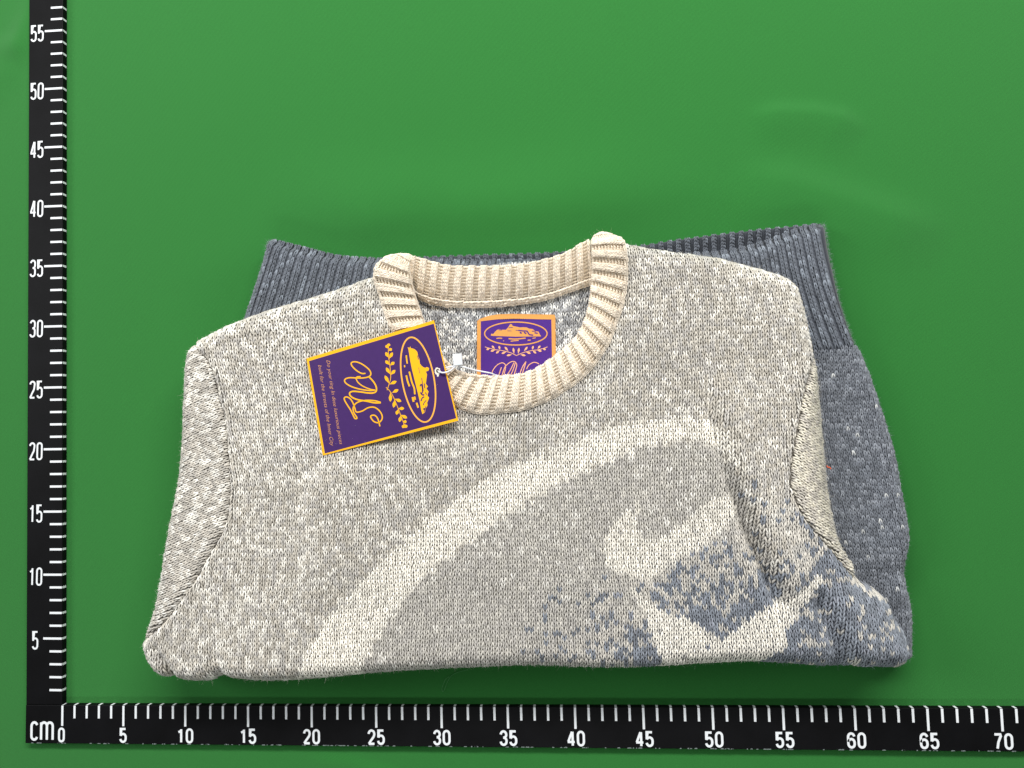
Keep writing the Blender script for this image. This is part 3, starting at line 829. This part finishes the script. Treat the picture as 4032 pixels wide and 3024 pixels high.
# lower body stitches, right side
def S_lo(u, v):
    b = v * .25; a = u * .27
    y = 30 - b; x = 58.5 + a + .0 * b
    # wales follow the slanting right edge
    x = x + .20 * b * sstep(b, 0, 22) * .9 - .004 * b * b
    return np.stack([x, y, f_lo(x, y)], 1)
rib_edge = np.vstack([h1, UXY([(2000, 740), (2000, 1600), (400, 1600)], ZL)])
u, v = np.meshgrid(np.arange(-60, 80), np.arange(-10, 130), indexing='ij'); u = u.ravel().astype(float); v = v.ravel().astype(float)
P = S_lo(u, v); k = inside(P[:, :2], poly_lo) & inside(P[:, :2], rib_edge) & vis_lo(P) & (P[:, 0] > 45); u, v, P = u[k], v[k], P[k]
r = rng.random(len(u)); rown = N1(u * .25, v * .9) * .4 + .6 * r
c = s2l((120, 125, 133)) * (.80 + .36 * rng.random((len(u), 1)))
c = np.where((rown > .66)[:, None], s2l((146, 151, 159)), c); c = np.where((r > .985)[:, None], s2l((205, 207, 206)), c)
mb = MB(); stitches(mb, S_lo, u, v, c, 1, 1, .046, 'knit', .07, jit=1.5)
e = np.arange(len(poly_lo))
gx2 = np.arange(5, 73, .2); gy2 = np.arange(-1, 42, .2)
sheet(mb, lambda a, b: np.stack([a, b, f_lo(a, b)], 1), gx2, gy2, lambda P: inside(P[:, :2], poly_lo) & ((sdf(P[:, :2], poly_up) < 4)), s2l((92, 97, 106)), .05)
fuzz(fz, P, np.tile([.4, 0, .9], (len(P), 1)), c, 9000, .08, .35, .008)
tag(part(mb.build('lower_body', m_knit)), 'slate lower body folded behind, showing at the right')

# fuzz along the outline
for poly, f, zlo in ((poly_up, f_up, ZB), (poly_lo, f_lo, .1)):
    pts = np.repeat(resample(np.vstack([poly, poly[:1]]), 1600), 3, 0)
    cen = poly.mean(0); t = np.roll(poly, -1, 0) - np.roll(poly, 1, 0)
    d, s_, _ = dist_line(pts, poly[:2])
    tt = np.gradient(pts[::3], axis=0); nn = np.stack([tt[:, 1], -tt[:, 0]], 1); nn /= np.linalg.norm(nn, axis=1)[:, None] + 1e-9
    if np.mean((nn * (pts[::3] - cen)).sum(1)) < 0: nn = -nn
    nn = np.repeat(nn, 3, 0)
    pin = pts - nn * rng.uniform(.05, .5, (len(pts), 1))
    P3 = np.column_stack([pin, f(pin[:, 0], pin[:, 1])])
    N3d = np.column_stack([nn, np.full(len(nn), .5)]); N3d /= np.linalg.norm(N3d, axis=1)[:, None]
    if f is f_up:
        D = density(pin); cc = CREAM * (1 - D[:, None]) + SLATE_L * D[:, None]
        far = (pin[:, 1] > 29.5) & (pin[:, 0] > 22) & (pin[:, 0] < 45)
        P3, N3d, cc = P3[~far], N3d[~far], cc[~far]
    else:
        cc = np.broadcast_to(s2l((160, 165, 172)), (len(pin), 3)).copy()
        vis = sdf(pin, poly_up) < 0
        P3, N3d, cc = P3[vis], N3d[vis], cc[vis]
    fuzz(fz, P3, N3d, cc, 14000, .08, .32, .007)
o = part(fz.build('wool_fuzz', m_fuzz)); tag(o, kind='stuff')

# ---- woven label sewn inside the neck
def z7b(p): return [(1014.9 + x / 10.08, 658.3 + y / 10.08) for x, y in p]
ZLAB = 3.74
def lab_pts(p, lift=0.0):
    """label drawing coordinates -> world, on the gently curved label"""
    q = np.asarray(z7b(p)); P = U(q, ZLAB); P[:, 2] += .015 * np.sin(np.clip((q[:, 0] - 1030) / 170, 0, 1) * np.pi) + lift
    return P
def flat(mb, poly, fn, lift, c=None):
    V, Ft = fill(poly); mb.add(fn(V, lift), Ft, c)
def line(mb, pts, w, fn, lift, n=None, closed=False):
    p = spline(pts, n or max(6, len(pts) * 5), closed) if len(pts) > 2 else resample(np.asarray(pts, float), 3)
    if closed: p = p[:-1]
    V, Fq = ribbon(p, w, closed=closed); mb.add(fn(V, lift), Fq)
m_lab_p = mat('woven_purple', (70, 25, 128), rough=0.55, noise=.08, nscale=2500, spec=.35, bump=.3, bscale=3000)
m_lab_o = mat('woven_orange', (220, 155, 80), rough=0.6, noise=.08, nscale=2500, spec=.3, bump=.3, bscale=3000)
m_lab_l = mat('woven_peach', (240, 178, 130), rough=0.6, noise=.08, nscale=2500, spec=.3)
def grid_quad(mb, a, b, c, d, fn, lift, n=10):
    """quad patch, corners in drawing coordinates"""
    t = np.linspace(0, 1, n); A, B = np.meshgrid(t, t, indexing='ij'); A = A.ravel()[:, None]; B = B.ravel()[:, None]
    a, b, c, d = map(np.asarray, (a, b, c, d))
    V = (a * (1 - A) + b * A) * (1 - B) + (d * (1 - A) + c * A) * B
    i = (np.arange(n - 1)[:, None] * n + np.arange(n - 1)[None]).ravel()
    mb.add(fn(V, lift), np.stack([i, i + n, i + n + 1, i + 1], 1))
label = MB(); grid_quad(label, (240, 330), (1775, 310), (1800, 1800), (240, 1800), lab_pts, .012)
lab = part(label.build('neck_label', m_lab_p)); tag(lab, 'purple woven label with orange border inside the neck')
def lpart(mb, name, m):
    o = mb.build(name, m, None, smooth=False); o.parent = lab; o.location = -lab.location - sweater.location; return o
b = MB()
for q in (((160, 350), (240, 345), (240, 1800), (150, 1800)), ((1775, 310), (1862, 300), (1880, 1800), (1800, 1800))): grid_quad(b, *q, lab_pts, .02)
flat(b, [(170, 350), (215, 310), (400, 245), (600, 210), (900, 200), (1300, 205), (1600, 212), (1845, 218), (1868, 300), (1775, 322), (1500, 318), (1000, 304), (600, 318), (240, 362)], lab_pts, .03)
lpart(b, 'label_border', m_lab_o)
b = MB()
th = np.linspace(0, 2 * np.pi, 61)[:-1]
V, Fq = ribbon(np.column_stack([1003 + 680 * np.cos(th), 628 + 250 * np.sin(th)]), 26, closed=True); b.add(lab_pts(V, .022), Fq)
ISL = [(455, 670), (470, 630), (510, 640), (540, 600), (590, 550), (640, 535), (700, 545), (790, 545), (830, 500), (850, 470), (880, 420), (920, 430), (930, 460), (1000, 475), (1090, 495),
       (1150, 490), (1240, 495), (1290, 520), (1370, 530), (1420, 570), (1500, 590), (1520, 640), (1555, 690), (1000, 695), (500, 680)]
flat(b, ISL, lab_pts, .022)
for pts, w in (([(580, 735), (640, 728), (705, 732)], 22), ([(845, 740), (1000, 748), (1215, 728)], 26), ([(890, 795), (980, 785), (1065, 778)], 20), ([(1260, 775), (1325, 770)], 22), ([(1365, 732), (1435, 720)], 18), ([(725, 785), (748, 787)], 14)):
    line(b, pts, w, lab_pts, .022)
lpart(b, 'label_emblem', m_lab_o)
b = MB()
for pts, w in (([(1060, 560), (1150, 570), (1240, 575), (1270, 610), (1300, 650), (1380, 665)], 26), ([(1090, 600), (1130, 625)], 30), ([(1180, 600), (1230, 630)], 28), ([(1350, 575), (1440, 580)], 16), ([(1410, 610), (1480, 625)], 26), ([(630, 548), (700, 552)], 12), ([(850, 500), (940, 498)], 12), ([(820, 570), (910, 572)], 8), ([(1000, 555), (1060, 562)], 12)):
    line(b, pts, w, lab_pts, .03)
lpart(b, 'emblem_shading', m_lab_p)
def leaf(b, base, tip, wid, fn, lift):
    base = np.asarray(base, float); tip = np.asarray(tip, float); d = tip - base; n = np.array([-d[1], d[0]]); n = n / np.linalg.norm(n) * wid
    t = np.array([0, .3, .55, .8, 1]); w = np.array([.05, .5, 1, .75, 0])
    L = base + d * t[:, None]; poly = np.vstack([L + n * w[:, None] * .5, (L - n * w[:, None] * .5)[::-1][1:-1]])
    flat(b, poly, fn, lift)
b = MB()
line(b, [(330, 918), (430, 948), (560, 980), (680, 995), (800, 1020), (910, 1055), (1015, 1108)], 13, lab_pts, .022)
line(b, [(1690, 918), (1590, 955), (1470, 985), (1370, 995), (1230, 1025), (1120, 1060), (1015, 1108)], 13, lab_pts, .022)
LEAF = [((545, 965), (480, 890)), ((440, 950), (360, 980)), ((660, 985), (635, 895)), ((560, 985), (450, 1015)), ((840, 1015), (760, 915)), ((650, 1000), (570, 1060)), ((800, 1025), (690, 1065)), ((965, 1075), (945, 935)), ((920, 1085), (800, 1110))]
for bs, tp in LEAF:
    leaf(b, bs, tp, 46, lab_pts, .026); leaf(b, (2018 - bs[0], bs[1]), (2018 - tp[0], tp[1]), 46, lab_pts, .026)
lpart(b, 'label_wreath', m_lab_l)
b = MB()
for pts in ([(480, 1490), (520, 1400), (600, 1310), (700, 1265), (760, 1290), (785, 1325), (860, 1265), (930, 1235), (990, 1250), (1022, 1305), (1010, 1380), (965, 1520)], [(690, 1360), (635, 1520)], [(780, 1325), (740, 1420), (700, 1540)],
            [(785, 1345), (770, 1420), (740, 1540)], [(960, 1262), (900, 1390), (820, 1520)], [(990, 1270), (950, 1400), (890, 1540)], [(1222, 1235), (1150, 1350), (1090, 1500)], [(1222, 1240), (1195, 1340), (1145, 1500)],
            [(1235, 1400), (1290, 1310), (1380, 1258), (1450, 1262), (1505, 1290)]):
    line(b, pts, 17, lab_pts, .022)
lpart(b, 'label_script', m_lab_l)

# ------------------------------------------------------------------ hang tag
def z6(p): return [(630.9 + x / 4.652, 658.3 + y / 4.652) for x, y in p]
_c = [(145, 540), (1425, 155), (1670, 1165), (310, 1515)]
_cz = [ZT + .32, ZT + 1.02, ZT + .92, ZT + .28]
_pc = np.vstack([U(z6([c]), z) for c, z in zip(_c, _cz)])
_A = np.column_stack([_pc[:, :2], np.ones(4)]); _pl = np.linalg.lstsq(_A, _pc[:, 2], rcond=None)[0]
_nrm = np.array([-_pl[0], -_pl[1], 1]); _nrm /= np.linalg.norm(_nrm)
def tag_pts(p, lift=0.0):
    """drawing coordinates -> the plane of the card"""
    q = np.asarray(z6(p)) * S22
    d = np.stack([(q[:, 0] - 2016) / FPX, -(q[:, 1] - 1512) / FPX, -np.ones(len(q))], 1) @ ROT.T
    t = (_pl[2] + _pl[0] * CAM[0] + _pl[1] * CAM[1] - CAM[2]) / (d[:, 2] - _pl[0] * d[:, 0] - _pl[1] * d[:, 1])
    return CAM + d * t[:, None] + _nrm * lift
m_card_p = mat('card_purple', (66, 36, 98), rough=0.45, noise=.05, nscale=300, spec=.35)
m_card_y = mat('card_yellow', (255, 186, 22), rough=0.5, spec=.3)
m_card_l = mat('card_line', (250, 180, 70), rough=0.5, spec=.3)
m_card_t = mat('card_text', (232, 166, 96), rough=0.5, spec=.3)
m_plastic = mat('white_plastic', (236, 242, 246), rough=0.35, spec=.5)
m_string = mat('white_string', (240, 241, 244), rough=0.8)
m_paper = mat('card_core', (240, 232, 215), rough=0.8)
hang = empty('hang_tag', 'purple and yellow swing tag tied to the collar by white string', 'swing tag', tuple(tag_pts([(900, 840)])[0]))
def hp(o): rel(o, hang); return o
c4 = tag_pts(_c, 0.0); lo = tag_pts(_c, -.05)
b = MB(); b.add(np.vstack([c4, lo]), [(0, 3, 2, 1), (4, 5, 6, 7), (0, 1, 5, 4), (1, 2, 6, 5), (2, 3, 7, 6), (3, 0, 4, 7)])
hp(b.build('card', m_card_y, None, smooth=False))
b = MB(); b.add(tag_pts([(170, 566), (1424, 190), (1650, 1140), (330, 1495)], .004), [(0, 3, 2, 1)])
hp(b.build('card_face', m_card_p, None, smooth=False))
L1 = .009
b = MB()
ax = np.array([1345 - 1190, 1178 - 330.]); ax /= np.linalg.norm(ax); ay = np.array([ax[1], -ax[0]])
V, Fq = ribbon(np.array([1267, 753]) + np.cos(th)[:, None] * 432 * ax + np.sin(th)[:, None] * 160 * ay, 15, closed=True); b.add(tag_pts(V, L1), Fq)
hp(b.build('emblem_ring', m_card_l, None, smooth=False))
b = MB()
flat(b, [(1162, 425), (1170, 450), (1187, 560), (1205, 650), (1225, 730), (1245, 810), (1265, 890), (1283, 970), (1298, 1060), (1310, 1100), (1335, 1080), (1342, 1045), (1362, 1010), (1358, 985), (1378, 935), (1360, 912), (1372, 872), (1350, 842),
         (1366, 820), (1345, 795), (1352, 735), (1357, 702), (1345, 672), (1372, 662), (1378, 637), (1355, 625), (1340, 634), (1320, 628), (1300, 612), (1285, 590), (1280, 550), (1265, 505), (1258, 472), (1236, 450), (1215, 440), (1195, 438), (1188, 418), (1180, 435)], tag_pts, L1)
for pts, w in (([(1148, 508), (1152, 550), (1158, 592)], 14), ([(1130, 608), (1132, 628)], 12), ([(1178, 672), (1190, 720), (1205, 780), (1228, 840), (1234, 900)], 16), ([(1148, 710), (1162, 770), (1180, 820)], 16), ([(1212, 928), (1222, 975)], 20), ([(1232, 922), (1238, 955)], 14), ([(1252, 985), (1268, 1035)], 17)):
    line(b, pts, w, tag_pts, L1)
hp(b.build('emblem', m_card_y, None, smooth=False))
b = MB()
for pts, w in (([(1285, 820), (1300, 800), (1312, 850), (1308, 890)], 12), ([(1290, 880), (1310, 905), (1330, 905)], 14), ([(1303, 735), (1312, 800), (1320, 870)], 7), ([(1295, 970), (1310, 935), (1330, 925)], 12), ([(1318, 1010), (1330, 980), (1350, 960)], 8), ([(1318, 1050), (1336, 1045)], 16), ([(1325, 1080), (1345, 1020)], 7),
               ([(1328, 790), (1335, 840)], 9), ([(1272, 630), (1284, 690)], 4), ([(1262, 510), (1270, 550)], 8), ([(1340, 880), (1352, 905)], 8)):
    line(b, pts, w, tag_pts, L1 + .006)
hp(b.build('emblem_shading', m_card_p, None, smooth=False))
b = MB()
line(b, [(972, 395), (968, 450), (970, 520), (982, 600), (990, 680), (990, 745), (975, 800), (955, 858)], 6, tag_pts, L1)
line(b, [(945, 830), (985, 870), (1020, 930), (1045, 990), (1070, 1050), (1092, 1110), (1115, 1170), (1135, 1238)], 6, tag_pts, L1)
for bs, tp in (((968, 440), (943, 405)), ((968, 425), (975, 388)), ((972, 462), (1003, 440)), ((972, 535), (940, 475)), ((974, 545), (1012, 478)), ((980, 605), (938, 560)), ((985, 610), (1030, 575)), ((988, 700), (945, 630)), ((990, 705), (1038, 655)),
               ((978, 795), (932, 710)), ((978, 800), (1052, 768)), ((1005, 885), (1070, 852)), ((990, 880), (988, 975)), ((1030, 945), (1100, 972)), ((1035, 950), (1020, 1035)), ((1065, 1045), (1128, 1040)), ((1068, 1050), (1048, 1105)),
               ((1090, 1105), (1158, 1140)), ((1095, 1110), (1080, 1178)), ((1115, 1170), (1152, 1178)), ((1128, 1200), (1112, 1240)), ((1130, 1200), (1155, 1235))):
    leaf(b, bs, tp, 34, tag_pts, L1 + .003)
hp(b.build('wreath', m_card_y, None, smooth=False))
b = MB()
line(b, [(738, 690), (700, 690), (650, 662), (608, 622), (594, 592), (608, 576), (645, 574), (695, 592), (745, 625), (782, 662), (792, 698), (772, 722), (720, 735), (650, 736), (580, 733), (538, 745), (528, 768), (552, 797), (612, 828), (700, 852), (785, 862), (832, 858)], 12.5, tag_pts, L1, 120)
line(b, [(690, 722), (655, 725), (645, 745), (668, 785), (720, 822), (790, 850), (838, 858)], 11, tag_pts, L1 + .003, 50)
line(b, [(775, 725), (820, 775), (846, 825), (846, 868), (815, 886), (760, 886), (690, 876), (615, 870), (582, 883), (582, 908), (612, 935), (665, 955), (745, 968), (830, 985), (893, 985)], 14.5, tag_pts, L1 + .006, 100)
line(b, [(893, 982), (840, 966), (765, 960), (695, 968), (642, 992), (615, 1035), (622, 1085), (648, 1125), (652, 1142), (632, 1142), (612, 1105), (590, 1060), (555, 1005), (530, 962), (526, 936), (548, 926), (582, 942), (612, 985), (632, 1040), (648, 1078), (705, 1068), (765, 1035), (825, 1030), (875, 1062),
         (905, 1112), (902, 1155), (868, 1185), (822, 1172), (792, 1132), (797, 1114), (832, 1112), (862, 1145), (884, 1222)], 12.5, tag_pts, L1 + .009, 220)
hp(b.build('script_lettering', m_card_y, None, smooth=False))
# tagline in thin slanted lettering
def text_mesh(body):
    cu = bpy.data.curves.new('t', 'FONT'); cu.body = body; cu.size = 1.0; cu.shear = 0.35; cu.resolution_u = 2; cu.offset = -0.012
    o = bpy.data.objects.new('t', cu); COL.objects.link(o)
    me = o.to_mesh(); V = np.array([v.co[:2] for v in me.vertices]); Fs = [tuple(p.vertices) for p in me.polygons]
    o.to_mesh_clear(); bpy.data.objects.remove(o); bpy.data.curves.remove(cu)
    return V, Fs
for body, p0, p1, hgt in (('Do your ting In dese luxurious pieces', (345, 560), (478, 1405), 42), ('built for the streets of the Inner City', (262, 608), (388, 1420), 42)):
    V, Fs = text_mesh(body)
    p0 = np.array(p0, float); p1 = np.array(p1, float); d = p1 - p0; L = np.linalg.norm(d); d /= L; up = np.array([d[1], -d[0]])
    w = V[:, 0].max() - V[:, 0].min()
    Q = p0 + d * ((V[:, :1] - V[:, 0].min()) / w * L) + up * (V[:, 1:2] * hgt * 1.25)
    b = MB(); P3 = tag_pts(Q, L1)
    tri = []
    for f in Fs:
        for i in range(1, len(f) - 1): tri.append((f[0], f[i], f[i + 1]))
    b.add(P3, tri)
    o = hp(b.build('tagline', m_card_t, None, smooth=False)); tag(o, 'slanted line reading ' + body)
# punched hole with torn white rim, string and plastic seal
b = MB()
hc = np.array([1462, 668.])
rim = hc + np.column_stack([np.cos(th), np.sin(th)]) * (np.array([30, 36]) + (rng.random((60, 1)) - .5) * 10)
rim[int(60 * .25) - 3:int(60 * .25) + 3] += np.array([4, 18])
flat(b, rim, tag_pts, L1)
hp(b.build('hole_rim', m_paper, None, smooth=False))
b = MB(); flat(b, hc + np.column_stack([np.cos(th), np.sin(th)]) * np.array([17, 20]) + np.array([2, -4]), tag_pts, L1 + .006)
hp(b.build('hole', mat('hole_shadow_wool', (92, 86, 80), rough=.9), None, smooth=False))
def twist(path, r):
    p = spline(path, 90); mb = MB()
    t = np.linspace(0, 1, len(p)) * seg_len(p)[-1] / .14 * 2 * np.pi
    for ph in (0, np.pi):
        q = p.copy(); q[:, 1] += np.sin(t + ph) * r * .55; q[:, 2] += np.cos(t + ph) * r * .55
        mb.add(*tube(q, r * .62, 6))
    return mb
zt_ = tag_pts([(1480, 680)])[0][2]
zs = ZT + 1.15
def Z6(p, z): return U(z6([p]), z)[0]
s1 = [Z6((1466, 664), zt_ - .02), Z6((1482, 676), zt_ + .10), Z6((1530, 682), zs), Z6((1590, 662), zs + .05), Z6((1650, 612), zs + .05)]
s2 = [Z6((1540, 634), zs - .35), Z6((1580, 626), zs - .12), Z6((1620, 618), zs + .02), Z6((1660, 604), zs)]
def Z7(p, z): return U(z7([p]), z)[0]
s3 = [Z7((745, 1085), zs), Z7((790, 1098), zs), Z7((860, 1118), zs - .15), Z7((930, 1132), zs - .25), Z7((985, 1143), zs - .35), Z7((1030, 1165), zs - .8)]
mb = MB()
for s in (s1, s2, s3):
    m2 = twist(s, .055)
    for V in range(len(m2.V)): pass
    for F4 in m2.F.values():
        base = np.concatenate(m2.V); mb.add(base, np.concatenate(F4))
hp(mb.build('string', m_string, None))
# the seal: a small folded plastic block
q = [Z7(p, zs + .05) for p in ((706, 1004), (770, 1000), (778, 1082), (714, 1090))]
q = np.array(q)[:, :2]
V, Fq = bar_box(q[::-1], .34, .06); V[:, 2] += zs - .16
b = MB(); b.add(V, Fq); hp(b.build('string_seal', m_plastic, None, smooth=False))

# ------------------------------------------------------------------ lint
m_or = mat('orange_thread', (240, 112, 70), rough=.8)
p0 = U(z4([(1440, 352), (1448, 362), (1458, 362), (1466, 372)]), ZT - .9)
mb = MB(); mb.add(*tube(spline(p0, 14), .035, 6))
tag(mb.build('thread_scrap', m_or), 'tiny orange thread scrap stuck at the edge of the right sleeve', 'thread')
p0 = U([(1010, 1447), (990, 1452), (975, 1460), (966, 1474), (960, 1490), (956, 1494), (955, 1486), (962, 1468), (970, 1462)], .05)
mb = MB(); mb.add(*tube(spline(p0, 50), .012, 5))
tag(mb.build('thread_scrap', mat('pale_thread', (96, 160, 104), rough=.9)), 'fine pale thread loop lying on the green cloth below the sweater', 'thread')
